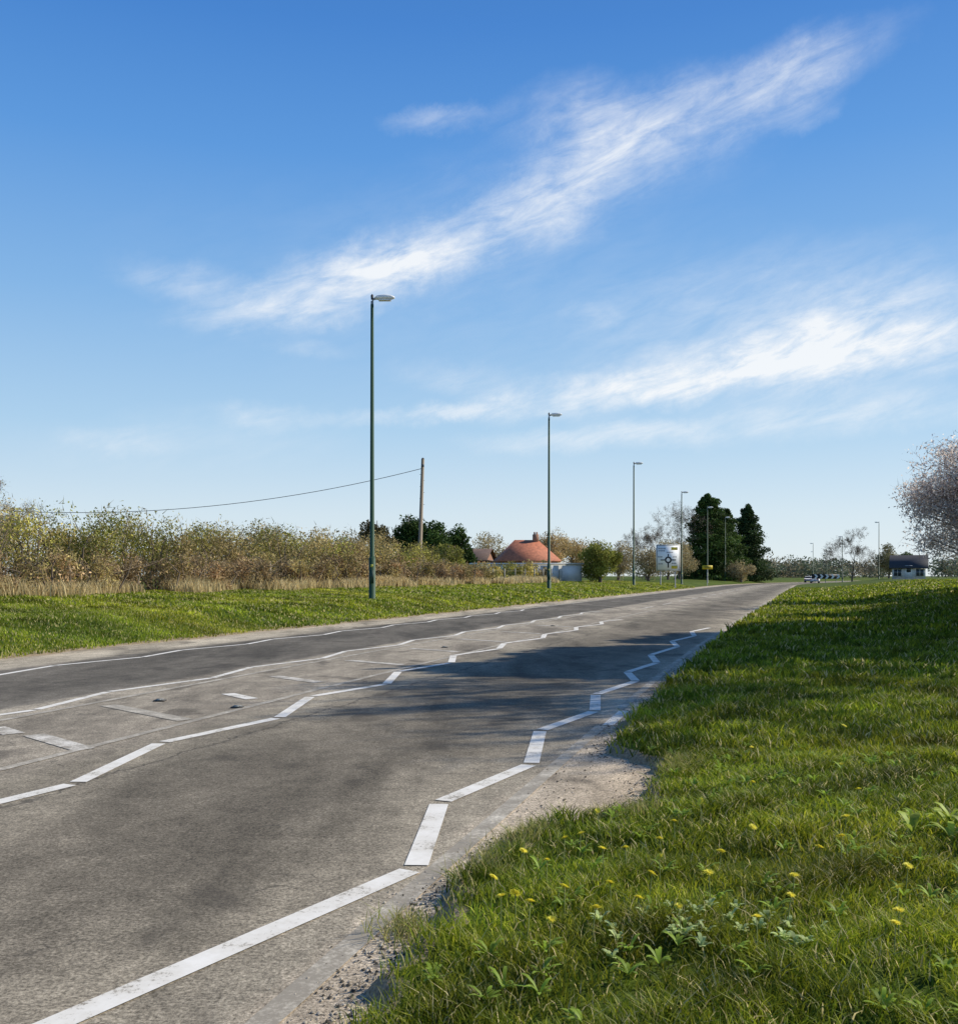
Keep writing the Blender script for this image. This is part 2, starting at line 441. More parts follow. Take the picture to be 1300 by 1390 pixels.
build('verge_grass', parts, M_grass)

parts = []
def grass_left(y0, y1, dens, h, w):
    n = int((12.5) * (y1 - y0) * dens)
    t = -0.05 + rng.random(n) * 12.5; Y = y0 + rng.random(n) * (y1 - y0)
    X = cx(Y) - 14 - t
    k = (X > -.52 * Y - 1.5) & (t + 0.12 * np.sin(Y * 1.1) + .06 * np.sin(Y * 3.7) > 0.05)
    X, Y, t = X[k], Y[k], t[k]; n = len(X)
    cl = 0.5 + 0.5 * nz(X * 2, Y * 2, 3)
    parts.append(blades(np.stack([X, Y, gz(X, Y) - .01], 1), h * (.4 + .5 * rng.random(n) + .5 * cl), w * (.6 + .8 * rng.random(n)), .6,
                        (.26, .37, .022), (.54, .60, .06), (.68, .58, .25), .14, gtint(X, Y, .5)))
grass_left(14, 28, 420, .08, .010)
grass_left(28, 50, 150, .10, .022)
grass_left(50, 130, 40, .13, .045)
build('verge_grass', parts, M_grass)

# ------------------------------------------------------------------ left scrub
def lat_pt(d, Y):
    return cx(Y) - 14 - d
def hedge(y0, y1, step, dlo, dhi, dstep, hfun, n, ls, name, mix, twl=.28, tf=.3, stem=.85):
    parts = []
    Y = y0
    while Y < y1:
        for d in np.arange(dlo, dhi, dstep):
            yy = Y + rng.normal(0, .6); dd = d + rng.normal(0, .4)
            X = float(lat_pt(dd, yy)); g = float(gz(X, yy))
            h = hfun(yy, dd) * (0.72 + .36 * rng.random())
            if X < -.54 * yy - 5: continue
            ca0, cb0 = mix[rng.integers(len(mix))]
            br = .65 + .6 * rng.random()
            for k in range(5):
                zf = [.25, .45, .5, .72, .72][k] + rng.normal(0, .05)
                rr = h * (.30 - .06 * (k > 2)) * (.85 + .35 * rng.random())
                c = (X + rng.normal(0, h * .2), yy + rng.normal(0, h * .2), g + h * zf)
                P = cloud(c, (rr * 1.15, rr * 1.15, rr), n // 5, .2, .5)
                P = P[P[:, 2] > g]
                b2 = br * (.75 + .5 * rng.random())
                ca = np.array(ca0) * b2; cb = np.array(cb0) * b2
                m = int(len(P) * (1 - tf))
                parts.append(leaves(P[:m], ls * (1 + yy / 70), ca, cb))
                parts.append(twigs(P[m:], twl, .008 + yy * .0002, cb * .9, (.34, .26, .16), .7, mi=1))
            for _ in range(3):
                bx = X + rng.normal(0, .4); by = yy + rng.normal(0, .4)
                parts.append(tube([(bx, by, g - .05), (bx + rng.normal(0, .3), by, g + h * .5), (bx + rng.normal(0, .6), by + rng.normal(0, .4), g + h * stem)],
                                  [.05, .03, .008], 4, 1, (.15, .115, .08)))
        Y += step
    return build(name, parts, [M_leaf, M_twig])
olive = [((.50, .40, .10), (.64, .52, .16)), ((.38, .35, .07), (.54, .48, .12)), ((.50, .38, .16), (.62, .49, .22)), ((.26, .27, .05), (.40, .39, .09)), ((.44, .34, .13), (.58, .45, .19))]
hedge(22, 75, 1.6, 13.6, 19, 2.1, lambda y, d: 3.25 + .3 * math.sin(y * .35) + (.35 if d > 15 else 0), 1350, .036, 'scrub_hedgerow', olive)
hedge(77, 125, 2.0, 14.2, 19, 2.3, lambda y, d: 2.0 + .5 * math.sin(y * .5) - (1.0 if 84 < y < 96 else 0), 420, .05, 'low_scrub', olive)
brown = [((.46, .30, .15), (.60, .41, .22)), ((.48, .35, .16), (.34, .24, .13)), ((.42, .34, .11), (.56, .44, .18))]
hedge(22, 80, 1.3, 11.4, 13.6, 1.3, lambda y, d: 1.75 + .3 * math.sin(y * .8), 620, .036, 'bramble_thicket', brown, .25, .4)
n = 24000
Y = 24 + rng.random(n) * 75; d = 9.8 + rng.random(n) ** .7 * 2.4 + .5 * np.sin(Y * .9)
X = lat_pt(d, Y); k = (X > -.54 * Y - 2) & (nz(X * .6, Y * .6, 4) > -.35); X, Y = X[k], Y[k]; n = len(X)
hh = (.25 + .65 * rng.random(n)) * (.6 + .4 * nz(X, Y, 4))
build('dry_grass', [blades(np.stack([X, Y, gz(X, Y)], 1), np.abs(hh) + .12, .006 + .00035 * Y, .5, (.74, .60, .32), (.54, .43, .22))], M_grass)

# ------------------------------------------------------------------ fence (posts and wire)
parts = []
ys = np.arange(50, 112, 3.2)
for y in ys:
    X = float(lat_pt(12.2, y)); g = float(gz(X, y))
    parts.append(box((X, y, g + .65), (.09, .09, 1.3 + .15 * rng.random()), rz=rng.random(), col=(.30, .26, .20)))
for zz in (.5, 1.1):
    pts = [(float(lat_pt(12.2, y)), y - .06, float(gz(lat_pt(12.2, y), y)) + zz) for y in ys]
    parts.append(tube(pts, [.006] * len(pts), 4, 0, (.25, .24, .22)))
build('wire_fence', parts, M_obj)

# ------------------------------------------------------------------ street lamps
GREEN = (.035, .085, .045)
def lamp(X, Y, H=12.4, side=1):
    g = float(gz(X, Y))
    e = empty('street_lamp', (X, Y, g - .05))
    build('column', [tube([(0, 0, 0), (0, 0, .1)], [.19, .17], 12, 0, (.2, .19, .17)),
                     tube([(0, 0, .1), (0, 0, 1.75)], [.135, .135], 12, 0, GREEN),
                     tube([(0, 0, 1.75), (0, 0, 1.85)], [.135, .095], 12, 0, GREEN),
                     tube([(0, 0, 1.85), (0, 0, H - .25)], [.095, .065], 12, 0, GREEN),
                     box((0, -.137, 1.0), (.16, .012, .55), col=(.03, .07, .05)),
                     box((0, -.146, 1.45), (.10, .006, .10), col=(.7, .65, .1))], M_obj, e)
    a = side
    build('bracket', [tube([(0, 0, H - .32), (0, 0, H - .12), (a * .06, 0, H - .03), (a * .3, 0, H + .02)], [.06, .055, .05, .04], 8, 0, (.25, .26, .25)),
                      tube([(0, 0, H - .05), (0, 0, H + .12), (0, 0, H + .17)], [.05, .06, .02], 8, 0, (.06, .06, .06))], M_obj, e)
    secs = [(.10, .07, .05, .06), (.22, .13, .10, .09), (.5, .17, .13, .10), (.78, .16, .10, .08), (.92, .08, .04, .04)]
    V = []; k = 10
    for (x, wy, zt, zb) in secs:
        for j in range(k):
            th = 2 * math.pi * j / k
            s, c = math.sin(th), math.cos(th)
            V.append([a * x, wy * c, H + .03 + (zt * s if s > 0 else zb * s)])
    q = [[i * k + j, i * k + (j + 1) % k, (i + 1) * k + (j + 1) % k, (i + 1) * k + j] for i in range(4) for j in range(k)]
    t = [[0, j, j + 1] for j in range(1, k - 1)] + [[4 * k, 4 * k + j, 4 * k + j + 1] for j in range(1, k - 1)]
    build('lantern', [(np.array(V), [np.array(q), np.array(t)], (.8, .8, .78), 0),
                      box((a * .52, 0, H - .08), (.5, .22, .035), col=(.8, .8, .78))], M_obj, e)
for (X, Y) in [(-4.37, 41), (4.95, 70.9), (15.6, 101), (27.3, 135), (37.6, 165), (47.9, 195)]:
    lamp(X, Y)
for (X, Y, H) in [(86.2, 216, 12.4), (83.4, 230, 10.5), (100, 300, 10.5), (118, 340, 10.5), (135, 405, 10.5), (152, 440, 10.5)]:
    lamp(X, Y, H, -1)

# ------------------------------------------------------------------ telegraph pole and wire
g = float(gz(-4.2, 75))
e = empty('telegraph_pole', (-4.2, 75, g))
WOOD = (.26, .20, .13)
build('pole', [tube([(-.3, 0, -.2), (0, 0, 9.4)], [.18, .12], 10, 0, WOOD), tube([(0, 0, 9.4), (0, 0, 9.5)], [.13, .05], 10, 0, (.1, .09, .08))] +
      [box((-.06 + .12 * s, 0, 6 + .45 * i), (.14, .025, .025), col=(.1, .1, .1)) for i, s in enumerate([1, -1, 1, -1, 1, -1])] +
      [box((0, -.13, 8.9), (.2, .1, .2), col=(.12, .12, .12))], M_obj, e)
pts = [(x + 4.2, 0, 6.25 + .005 * (x + 30) ** 2 - g) for x in np.linspace(-4.2, -56, 40)]
build('wire', [tube(pts, [.022] * 40, 5, 0, (.02, .02, .02))], M_obj, e)

# ------------------------------------------------------------------ direction sign
X, Y = 21.7, 115; g = float(gz(X, Y))
e = empty('roundabout_direction_sign', (X, Y, g)); e.rotation_euler = (0, 0, math.radians(4))
W_, H_, zb = 2.8, 3.0, 2.1 - g
zc = zb + H_ / 2
build('posts', [tube([(s, .1, -.1), (s, .1, zb + H_ - .1)], [.06, .06], 8, 0, (.3, .3, .3)) for s in (-.85, .85)], M_obj, e)
BK = (.02, .02, .02)
pp = [box((0, 0, zc), (W_, .05, H_), col=(.95, .95, .92))]
def bar(x, z, w, h, col=BK, y=-.03): pp.append(box((x, y, zc + z), (w, .012, h), col=col))
for s in (-1, 1):
    bar(s * (W_ / 2 - .08), 0, .05, H_ - .12); bar(0, s * (H_ / 2 - .08), W_ - .24, .05)
th = np.linspace(0, 2 * math.pi, 25)
ring = []
for a, b in zip(th[:-1], th[1:]):
    ring += [[.22 * math.cos(a), -.034, zc - .25 + .22 * math.sin(a)], [.40 * math.cos(a), -.034, zc - .25 + .40 * math.sin(a)],
             [.40 * math.cos(b), -.034, zc - .25 + .40 * math.sin(b)], [.22 * math.cos(b), -.034, zc - .25 + .22 * math.sin(b)]]
pp.append((np.array(ring), [np.arange(len(ring)).reshape(-1, 4)], BK, 0))
bar(0, -.89, .15, .48); bar(0, .30, .13, .28); bar(-.66, -.25, .50, .12); bar(.66, -.25, .50, .12)
for (x, z, w) in [(-.65, 1.05, .9), (-.7, .8, .8), (-.85, .10, .6), (.85, .10, .5), (.25, .62, .8), (-.8, -.7, .6), (.75, -.65, .6)]:
    for i in range(int(w / .11)):
        bar(x - w / 2 + i * .11, z, .06, .10 if i % 3 else .14, (.06, .06, .06))
bar(.72, 1.05, .75, .32, (.75, .55, .05)); bar(.72, -1.08, .7, .35, (.75, .55, .05))
build('panel', pp, M_obj, e)

X, Y = 33.5, 147; g = float(gz(X, Y))
e = empty('yellow_warning_sign', (X, Y, g))
build('post', [tube([(0, .06, 0), (0, .06, 2.9)], [.04, .04], 8, 0, (.3, .3, .3))], M_obj, e)
build('panel', [box((0, 0, 2.75), (1.5, .04, .55), col=(.75, .55, .03)), box((0, -.025, 2.83), (1.1, .01, .09), col=BK), box((0, -.025, 2.66), (.9, .01, .09), col=BK)], M_obj, e)

X, Y = 65.7, 190; g = float(gz(X, Y))
e = empty('chevron_sign', (X, Y, g))
build('posts', [tube([(s, .06, 0), (s, .06, 1.3)], [.05, .05], 8, 0, (.2, .2, .2)) for s in (-2, 0, 2)], M_obj, e)
pp = [box((0, 0, 1.3), (5.3, .04, .9), col=(.02, .02, .02))]
for i in range(5):
    x = -2.2 + i * 1.05
    V = []
    for s in (-1, 1):
        V += [[x, -.03, 1.3 + .4 * s], [x + .4, -.03, 1.3 + .4 * s], [x + .75, -.03, 1.3], [x + .35, -.03, 1.3]]
    pp.append((np.array(V), [np.array([[0, 1, 2, 3], [4, 5, 6, 7]])], (.8, .8, .8), 0))
build('board', pp, M_obj, e)

# ------------------------------------------------------------------ buildings
M_brick = solid('brick', (.36, .18, .11), .85, scale=20)
M_render = solid('render_wall', (.62, .60, .55), .85, scale=3, var=.08)
M_tileo = solid('red_tiles', (.50, .17, .085), .8, scale=3)
M_tileb = solid('brown_tiles', (.22, .14, .10), .8, scale=6)
M_slate = solid('dark_roof', (.04, .04, .045), .7, scale=6)
M_glass = solid('window_glass', (.05, .06, .07), .15, scale=2)
M_white = solid('white_frames', (.75, .75, .73), .5, scale=3, var=.05)
def house(name, X, Y, w, d, hw, hr, rz, mwall, mroof, hip=.45, chimney=True):
    g = float(gz(X, Y)); e = empty(name, (X, Y, g - .05)); e.rotation_euler = (0, 0, rz)
    wp = [box((0, 0, hw / 2), (w, d, hw))]
    if hip == 0:
        for s in (-1, 1):
            wp.append((np.array([[s * w / 2, -d / 2, hw], [s * w / 2, d / 2, hw], [s * w / 2, 0, hw + hr * .93]]), [np.array([[0, 1, 2]])], None, 0))
    build('walls', wp, mwall, e)
    o = .4; a, b = w / 2 + o, d / 2 + o; r = a * (1 - hip) if hip > 0 else a
    V = np.array([[-a, -b, hw], [a, -b, hw], [a, b, hw], [-a, b, hw], [-r, 0, hw + hr], [r, 0, hw + hr],
                  [-a, -b, hw - .15], [a, -b, hw - .15], [a, b, hw - .15], [-a, b, hw - .15]])
    tr = np.array([[1, 2, 5], [3, 0, 4]]) if hip > 0 else np.zeros((0, 3), int)
    build('roof', [(V, [np.array([[0, 1, 5, 4], [2, 3, 4, 5], [0, 6, 7, 1], [1, 7, 8, 2], [2, 8, 9, 3], [3, 9, 6, 0], [6, 9, 8, 7]]), tr], None, 0)], mroof, e)
    ws = []; fr = []
    for i in range(3):
        x = -w / 2 + w * (i + .5) / 3
        if i == 1:
            fr.append(box((x, -d / 2 - .02, 1.05), (1.0, .06, 2.1))); ws.append(box((x, -d / 2 - .055, 1.5), (.6, .03, .8)))
        else:
            fr.append(box((x, -d / 2 - .02, hw * .58), (min(1.7, w * .25), .06, 1.2)))
            for s in (-1, 1): ws.append(box((x + s * min(.42, w * .06), -d / 2 - .055, hw * .58), (min(.72, w * .105), .03, 1.02)))
    build('window_frames', fr, M_white, e); build('window_panes', ws, M_glass, e)
    if chimney:
        build('chimney', [box((w * .18, 0, hw + hr + .1), (.7, .5, 1.2)), tube([(w * .18 - .15, 0, hw + hr + .7), (w * .18 - .15, 0, hw + hr + 1.0)], [.12, .1], 8),
                          tube([(w * .18 + .15, 0, hw + hr + .7), (w * .18 + .15, 0, hw + hr + 1.0)], [.12, .1], 8)], M_brick, e)
    return e
house('brick_bungalow', 5.9, 125, 6.6, 6, 2.6, 2.6, math.radians(8), M_brick, M_tileo, hip=.6)
house('brick_bungalow', -1.4, 140, 6, 5, 2.9, 1.6, math.radians(-15), M_brick, M_tileb, hip=0, chimney=False)
house('dark_roofed_shelter', 65.2, 152, 4.6, 4.2, 1.8, 1.9, math.radians(-24), M_render, M_slate, hip=0, chimney=False)
X, Y = 5.2, 112; g = float(gz(X, Y)); e = empty('garage_row', (X, Y, g)); e.rotation_euler = (0, 0, math.radians(3))
build('walls', [box((0, 0, .95), (12, 4.5, 1.9))], M_render, e)
build('roof', [box((0, 0, 1.99), (12.4, 4.9, .16))], M_white, e)
build('doors', [box((-4.8 + 2.4 * i, -2.27, .9), (2.0, .05, 1.8)) for i in range(5)], M_white, e)

# ------------------------------------------------------------------ trees
BARK = (.13, .105, .08)
def grow(parts, tips, p, d, L, r, lvl, maxl, spread, up, minr=.006, ax=None, rmax=1e9):
    n = 3
    pts = [p]; rad = [r]
    for i in range(n):
        d = d + rng.normal(0, .10, 3) + np.array([0, 0, up * .12]); d /= np.linalg.norm(d)
        p = p + d * L / n
        if ax is not None:
            h = np.array([p[0] - ax[0], p[1] - ax[1]]); hl = np.linalg.norm(h)
            if hl > rmax:
                p = p.copy(); p[:2] = np.array(ax) + h / hl * rmax * (.9 + .1 * rng.random())
        pts.append(p); rad.append(r * (1 - .4 * (i + 1) / n))
    parts.append(tube(pts, rad, 7 if lvl == 0 else (5 if lvl < 3 else 3), 1, BARK, cap=False))
    if lvl >= 2: tips.extend(pts[1:-1])
    if lvl >= maxl: tips.append(p); return
    k = 3 if lvl < 2 else int(rng.integers(2, 4))
    for i in range(k + (1 if lvl == 0 else 0)):
        q = pts[-1] if i < 2 else pts[int(rng.integers(1, 4))]
        nd = d + rng.normal(0, spread, 3) + np.array([0, 0, up * .2]); nd /= np.linalg.norm(nd)
        grow(parts, tips, q, nd, L * (.68 + .2 * rng.random()), max(rad[-1] * .72, minr), lvl + 1, maxl, spread, up, minr, ax, rmax)

def bare_tree(name, X, Y, H, maxl=6, spread=.55, buds=None, nb=3, trunk=.18, up=.3, budsize=.035, tw=None, fac=3.6, ntw=3, minr=.006, rmax=1e9):
    g = float(gz(X, Y)); parts = []; tips = []
    grow(parts, tips, np.array([X, Y, g - .1]), np.array([0, 0, 1.0]), H / fac, trunk, 0, maxl, spread, up, minr, (X, Y), rmax)
    T = np.array(tips)
    P = np.repeat(T, ntw, 0) + rng.normal(0, .12, (len(T) * ntw, 3))
    parts.append(twigs(P, .5, .007 if tw is None else tw, (.17, .13, .10), (.25, .19, .14), .4, mi=1))
    if buds:
        P = np.repeat(T, nb, 0) + rng.normal(0, .25, (len(T) * nb, 3))
        parts.append(leaves(P, budsize, buds[0], buds[1]))
    return build(name, parts, [M_leaf, M_twig])

def leafy_tree(name, X, Y, H, R, ca, cb, nclump=26, nleaf=420, ls=.13, low=.12, cone=False, trunk=.25, hollow=.3, pw=.75, crad=.36, tw=0, mat=None):
    g = float(gz(X, Y)); parts = []
    parts.append(tube([(X, Y, g - .1), (X + rng.normal(0, .1), Y, g + H * .4), (X + rng.normal(0, .2), Y, g + H * .9)], [trunk, trunk * .6, .04], 8, 1, BARK))
    for i in range(nclump):
        if cone:
            f = ((i + .5) / nclump) ** 1.15; z = g + H * (low + (1 - low) * f)
            rr = R * (1 - f) ** pw * (.7 + .45 * rng.random()) + .15
            a = i * 2.4; c = (X + math.cos(a) * rr * .55, Y + math.sin(a) * rr * .55, z - rr * .1)
            r = (rr * .6 + .25, rr * .6 + .25, H / nclump * 1.9 + .35)
        else:
            v = unit(1)[0]; u = (.25 + .75 * rng.random()) ** .6
            c = (X + v[0] * R * u * .7, Y + v[1] * R * u * .7, g + H * (low + 1) / 2 + v[2] * u * H * (1 - low) / 2 * .78)
            q = R * (crad - .08 + .16 * rng.random()); r = (q, q, q * .85)
        P = cloud(c, r, nleaf, hollow, .4)
        P = P[P[:, 2] > g]
        b = .6 + .75 * rng.random()
        parts.append(leaves(P, ls, np.array(ca) * b, np.array(cb) * b))
        if tw: parts.append(twigs(P[:len(P) // 3], tw, .012, (.20, .14, .11), (.30, .22, .18), .3, mi=1))
        parts.append(tube([(X, Y, max(g, c[2] - H * .15)), tuple(c)], [trunk * .3, .02], 4, 1, BARK))
    return build(name, parts, [mat or M_leaf, M_twig])

DG1, DG2 = (.035, .07, .018), (.09, .14, .03)
leafy_tree('evergreen_tree', -13.3, 128, 8.6, 2.6, (.13, .11, .05), (.20, .16, .07), 30, 260, .17, .0, crad=.42)
leafy_tree('evergreen_tree', -9.3, 132, 9.8, 3.1, DG1, DG2, 34, 300, .17, .0, crad=.42)
leafy_tree('evergreen_tree', -5.4, 130, 8.3, 3.2, DG1, DG2, 32, 280, .17, .0, crad=.42)
leafy_tree('evergreen_tree', -2.6, 134, 7.8, 2.4, DG1, DG2, 26, 260, .17, .0, crad=.42)
leafy_tree('conifer_tree', 45.6, 200, 16.6, 6.8, DG1, DG2, 50, 520, .24, .03, cone=True, pw=.5)
leafy_tree('conifer_tree', 50.0, 204, 14.0, 5.2, DG1, DG2, 40, 420, .24, .03, cone=True, pw=.5)
leafy_tree('conifer_tree', 56.8, 212, 15.6, 5.6, (.03, .058, .02), (.065, .10, .03), 46, 450, .22, .03, cone=True, pw=.6)
leafy_tree('round_bush', 13.3, 110, 5.1, 2.6, (.24, .25, .045), (.38, .36, .08), 28, 380, .11, .0, crad=.4)
leafy_tree('round_bush', -2.8, 93, 3.9, 2.0, (.22, .23, .045), (.34, .32, .08), 18, 360, .10, .0, crad=.4)
for (X, Y, H, R_) in [(9.6, 132, 7.0, 4.2), (13.0, 140, 6.5, 3.8)]:
    leafy_tree('budding_tree', X, Y, H, R_, (.54, .40, .17), (.70, .54, .26), 28, 260, .11, .0, hollow=.2, tw=.4)
for (X, Y, H, R_) in [(19.5, 140, 6.0, 3.6), (25, 148, 5.5, 3.6), (1.5, 150, 8.0, 4.4), (-20, 120, 6.0, 4.5), (33, 175, 7, 4.0), (38, 190, 8, 4.5), (51, 195, 4, 3.5)]:
    leafy_tree('budding_tree', X, Y, H, R_, (.38, .31, .16), (.52, .42, .22), 22, 230, .12, .0, tw=.4)
bare_tree('bare_tree', 39.5, 195, 15.0, 6, .5, ((.38, .30, .2), (.5, .4, .26)), 1, .2, budsize=.08, tw=.02)
bare_tree('bare_tree', 30, 180, 10, 6, .5, ((.38, .30, .2), (.5, .4, .26)), 1, .2, budsize=.08, tw=.02)
bare_tree('bare_tree', -33, 68, 7.2, 6, .5, ((.48, .42, .16), (.6, .5, .24)), 3, .16, budsize=.05, tw=.012)
bare_tree('bare_tree', 80, 215, 11, 6, .5, ((.2, .16, .1), (.26, .2, .14)), 1, .2, budsize=.08, tw=.02)
leafy_tree('conifer_tree', 63.5, 240, 6.0, 3.2, DG1, DG2, 16, 250, .2, .0)
leafy_tree('budding_tree', 92, 225, 8.0, 4.5, (.22, .20, .1), (.32, .28, .14), 22, 260, .16, .0)
leafy_tree('evergreen_tree', 74, 175, 4.8, 2.8, DG1, DG2, 16, 250, .14, .0)
leafy_tree('blossom_tree', 25.7, 50, 8.7, 5.9, (.80, .66, .57), (.95, .86, .76), 120, 420, .062, .0, hollow=.1, crad=.24, tw=.45, trunk=.2, mat=M_blos)
# trees along the right verge, beyond the right of the frame (they shade the road)
def shade_tree(X, Y, H, R, n=34, low=.06): leafy_tree('evergreen_tree', X, Y, H, R, DG1, DG2, n, 520, .26, low, crad=.42)
shade_tree(16.8, 24.5, 12.0, 3.2); shade_tree(20.8, 29.5, 12.5, 3.6); shade_tree(24.0, 35.5, 10, 3.2); shade_tree(34, 58, 8, 3.6, 26)
shade_tree(28.5, 43, 7.5, 3.0, 26); shade_tree(14.9, 21.2, 12.3, 2.5, 32, .1)
bare_tree('bare_tree', 11.4, 14.3, 9.0, 6, .40, None, 0, .15, up=.5, ntw=1, minr=.018, tw=.014, rmax=3.0)
bare_tree('bare_tree', 12.4, 16.8, 10.0, 6, .40, None, 0, .15, up=.5, ntw=1, minr=.018, tw=.014, rmax=3.0)
# unseen shrub row added past the frame edge to shade the right verge
parts = []
Y = 18.0
while Y < 46:
    X = .485 * Y + 2.5 + rng.normal(0, .25); g = float(gz(X, Y)); h = 3.6 + 1.4 * rng.random()
    for k in range(6):
        c = (X + rng.normal(0, .4), Y + rng.normal(0, .5), g + h * (.2 + .14 * k))
        P = cloud(c, (1.2, 1.3, h * .2), 260, .2, .4); P = P[(P[:, 2] > g) & (P[:, 0] > .485 * P[:, 1] + .5)]
        b = .7 + .6 * rng.random()
        parts.append(leaves(P, .13, np.array(DG1) * b * 1.4, np.array(DG2) * b * 1.4))
    parts.append(tube([(X, Y, g - .1), (X, Y, g + h * .8)], [.07, .02], 5, 1, BARK))
    Y += 1.25
build('unseen_shade_hedge', parts, [M_leaf, M_twig])

parts = []
for i in range(170):
    Y = 330 + rng.random() * 160; u = -.55 + 1.15 * rng.random() if i < 90 else .22 + .32 * rng.random()
    X = u * Y
    if abs(X - float(cx(Y)) + 7) < 14: continue
    g = .8; h = 4.5 + 5 * rng.random(); r = 4 + 5 * rng.random()
    b = .8 + .5 * rng.random()
    base = [(.14, .16, .10), (.27, .23, .15), (.11, .13, .08)][rng.integers(3)]  # distance haze is put into these paler, greyer leaf colours
    parts.append(leaves(cloud((X, Y, g + h * .45), (r, r, h * .55), 380, .3, .4), .45, np.array(base) * b, np.array(base) * 1.4 * b))
build('distant_treeline', parts, M_leaf)

# ------------------------------------------------------------------ cars in the distance
def car(X, Y, rz, col):
    e = empty('car', (X, Y, 0.01)); e.rotation_euler = (0, 0, rz)
    prof = [(-2.1, .35), (-2.15, .75), (-1.95, .95), (-1.35, 1.02), (-.85, 1.42), (.6, 1.46), (1.35, 1.02), (2.05, .92), (2.15, .6), (2.1, .35)]
    V = []
    for s in (-1, 1):
        for (y, z) in prof:
            V.append([s * (.86 if z < 1.1 else .68), y, z])
    k = len(prof)
    q = [[i, (i + 1) % k, k + (i + 1) % k, k + i] for i in range(k)]
    t = [[s * k, s * k + i, s * k + i + 1] for s in (0, 1) for i in range(1, k - 1)]
    build('body', [(np.array(V), [np.array(q), np.array(t)], col, 0)], M_obj, e)
    build('windows', [box((0, -1.13, 1.22), (1.25, .35, .3), col=(.03, .03, .04)), box((.73, -.1, 1.2), (.1, 1.5, .3), col=(.03, .03, .04)), box((-.73, -.1, 1.2), (.1, 1.5, .3), col=(.03, .03, .04))], M_obj, e)
    build('lights', [box((s * .68, -2.13, .78), (.25, .08, .18), col=(.5, .03, .02)) for s in (-1, 1)], M_obj, e)
    build('wheels', [tube([(s * .70, y, .32), (s * .89, y, .32)], [.32, .32], 12, 0, (.02, .02, .02)) for s in (-1, 1) for y in (-1.35, 1.35)], M_obj, e)
car(float(cx(215)) - 4.5, 215, -.4, (.7, .7, .7))
car(float(cx(232)) - 9.5, 232, -.4, (.25, .28, .35))

# ------------------------------------------------------------------ dandelions and weeds
parts = []
spots = [(.088, 3.98), (.185, 3.86), (.15, 4.05), (.397, 4.69), (.57, 4.55), (.68, 4.6), (.72, 4.25), (.81, 4.47), (1.17, 3.82), (1.52, 4.5), (1.65, 3.97), (.42, 3.75), (1.9, 5.2),
         (.05, 4.3), (.3, 4.45), (1.0, 3.6), (2.4, 6.6), (2.0, 7.4), (1.2, 5.4), (1.45, 3.5), (3.0, 8.2), (.62, 3.85), (.95, 4.1), (1.3, 4.15), (.5, 5.0), (1.7, 4.7), (.25, 3.6),
         (.35, 4.1), (.2, 4.6), (.88, 4.75), (1.1, 4.6), (1.35, 5.0), (.55, 4.15), (.75, 3.7), (1.55, 3.7), (1.85, 4.35), (.65, 5.3), (1.0, 5.1), (2.2, 5.8), (1.6, 5.9)]
for (X, Y) in spots:
    g = float(gz(X, Y)); h = .125 + .035 * rng.random(); r = .018 + .009 * rng.random()
    dx, dy = rng.normal(0, .012, 2); tx, ty = rng.normal(0, .35, 2)
    parts.append(tube([(X, Y, g), (X + dx, Y + dy, g + h)], [.002, .002], 5, 0, (.25, .28, .08)))
    for ring, (nn_, rr, zz) in enumerate([(18, 1.0, 0), (14, .75, .003), (9, .45, .006)]):
        for j in range(nn_):
            a = 2 * math.pi * (j + .5 * ring) / nn_ + rng.normal(0, .08); ca, sa = math.cos(a), math.sin(a)
            c = np.array([X + dx, Y + dy, g + h + zz]); R_ = r * rr
            tl = lambda x, y, z: c + [x, y, z + x * tx + y * ty]
            V = [tl(0, 0, 0), tl(ca * R_ * .6 - sa * .0028, sa * R_ * .6 + ca * .0028, .005), tl(ca * R_, sa * R_, .003 + .004 * rng.random()),
                 tl(ca * R_ * .6 + sa * .0028, sa * R_ * .6 - ca * .0028, .005)]
            parts.append((np.array(V), [np.array([[0, 1, 2, 3]])], np.array((.95, .85, .10)) * (.85 + .25 * rng.random()), 0))
build('dandelions', parts, M_flower)

def rosette(parts, X, Y, n, L, w, col, lift=.6):
    g = float(gz(X, Y))
    for j in range(n):
        a = rng.random() * 6.28; l = L * (.6 + .6 * rng.random()); up = lift * (.4 + .8 * rng.random())
        d = np.array([math.cos(a), math.sin(a), 0]); s = np.array([-d[1], d[0], 0])
        p0 = np.array([X, Y, g + .03]); V = []
        for f, ww in ((0, .25), (.3, .8), (.6, 1.0), (.85, .7), (1, .08)):
            c = p0 + d * l * f + np.array([0, 0, l * (up * f * 1.6 - up * f * f * 1.0)])
            V += [c - s * w * ww, c + s * w * ww]
        q = np.array([[2 * i, 2 * i + 1, 2 * i + 3, 2 * i + 2] for i in range(4)])
        parts.append((np.array(V), [q], np.array(col) * (.7 + .6 * rng.random()), 0))
parts = []
for i in range(7): rosette(parts, 2.42 + rng.normal(0, .10), 5.25 + rng.normal(0, .12), 7, .11, .018, (.42, .50, .07), 1.5)
build('dock_plant', parts, M_grass)
parts = []
for i in range(130):
    Y = 3.0 + rng.random() * 5; X = float(cx(Y)) - 1.2 + rng.random() * (.5 * Y + 1.2 - float(cx(Y)))
    if X - float(cx(Y)) - float(edge_r(Y)) < .1: continue
    rosette(parts, X, Y, 10, .065, .007, (.32, .44, .05), 1.0)
for i in range(32):
    rosette(parts, .45 + rng.random() * .9, 3.5 + rng.random() * .55, 10, .038, .0075, (.55, .64, .26), 1.4)
build('broadleaf_weeds', parts, M_grass)

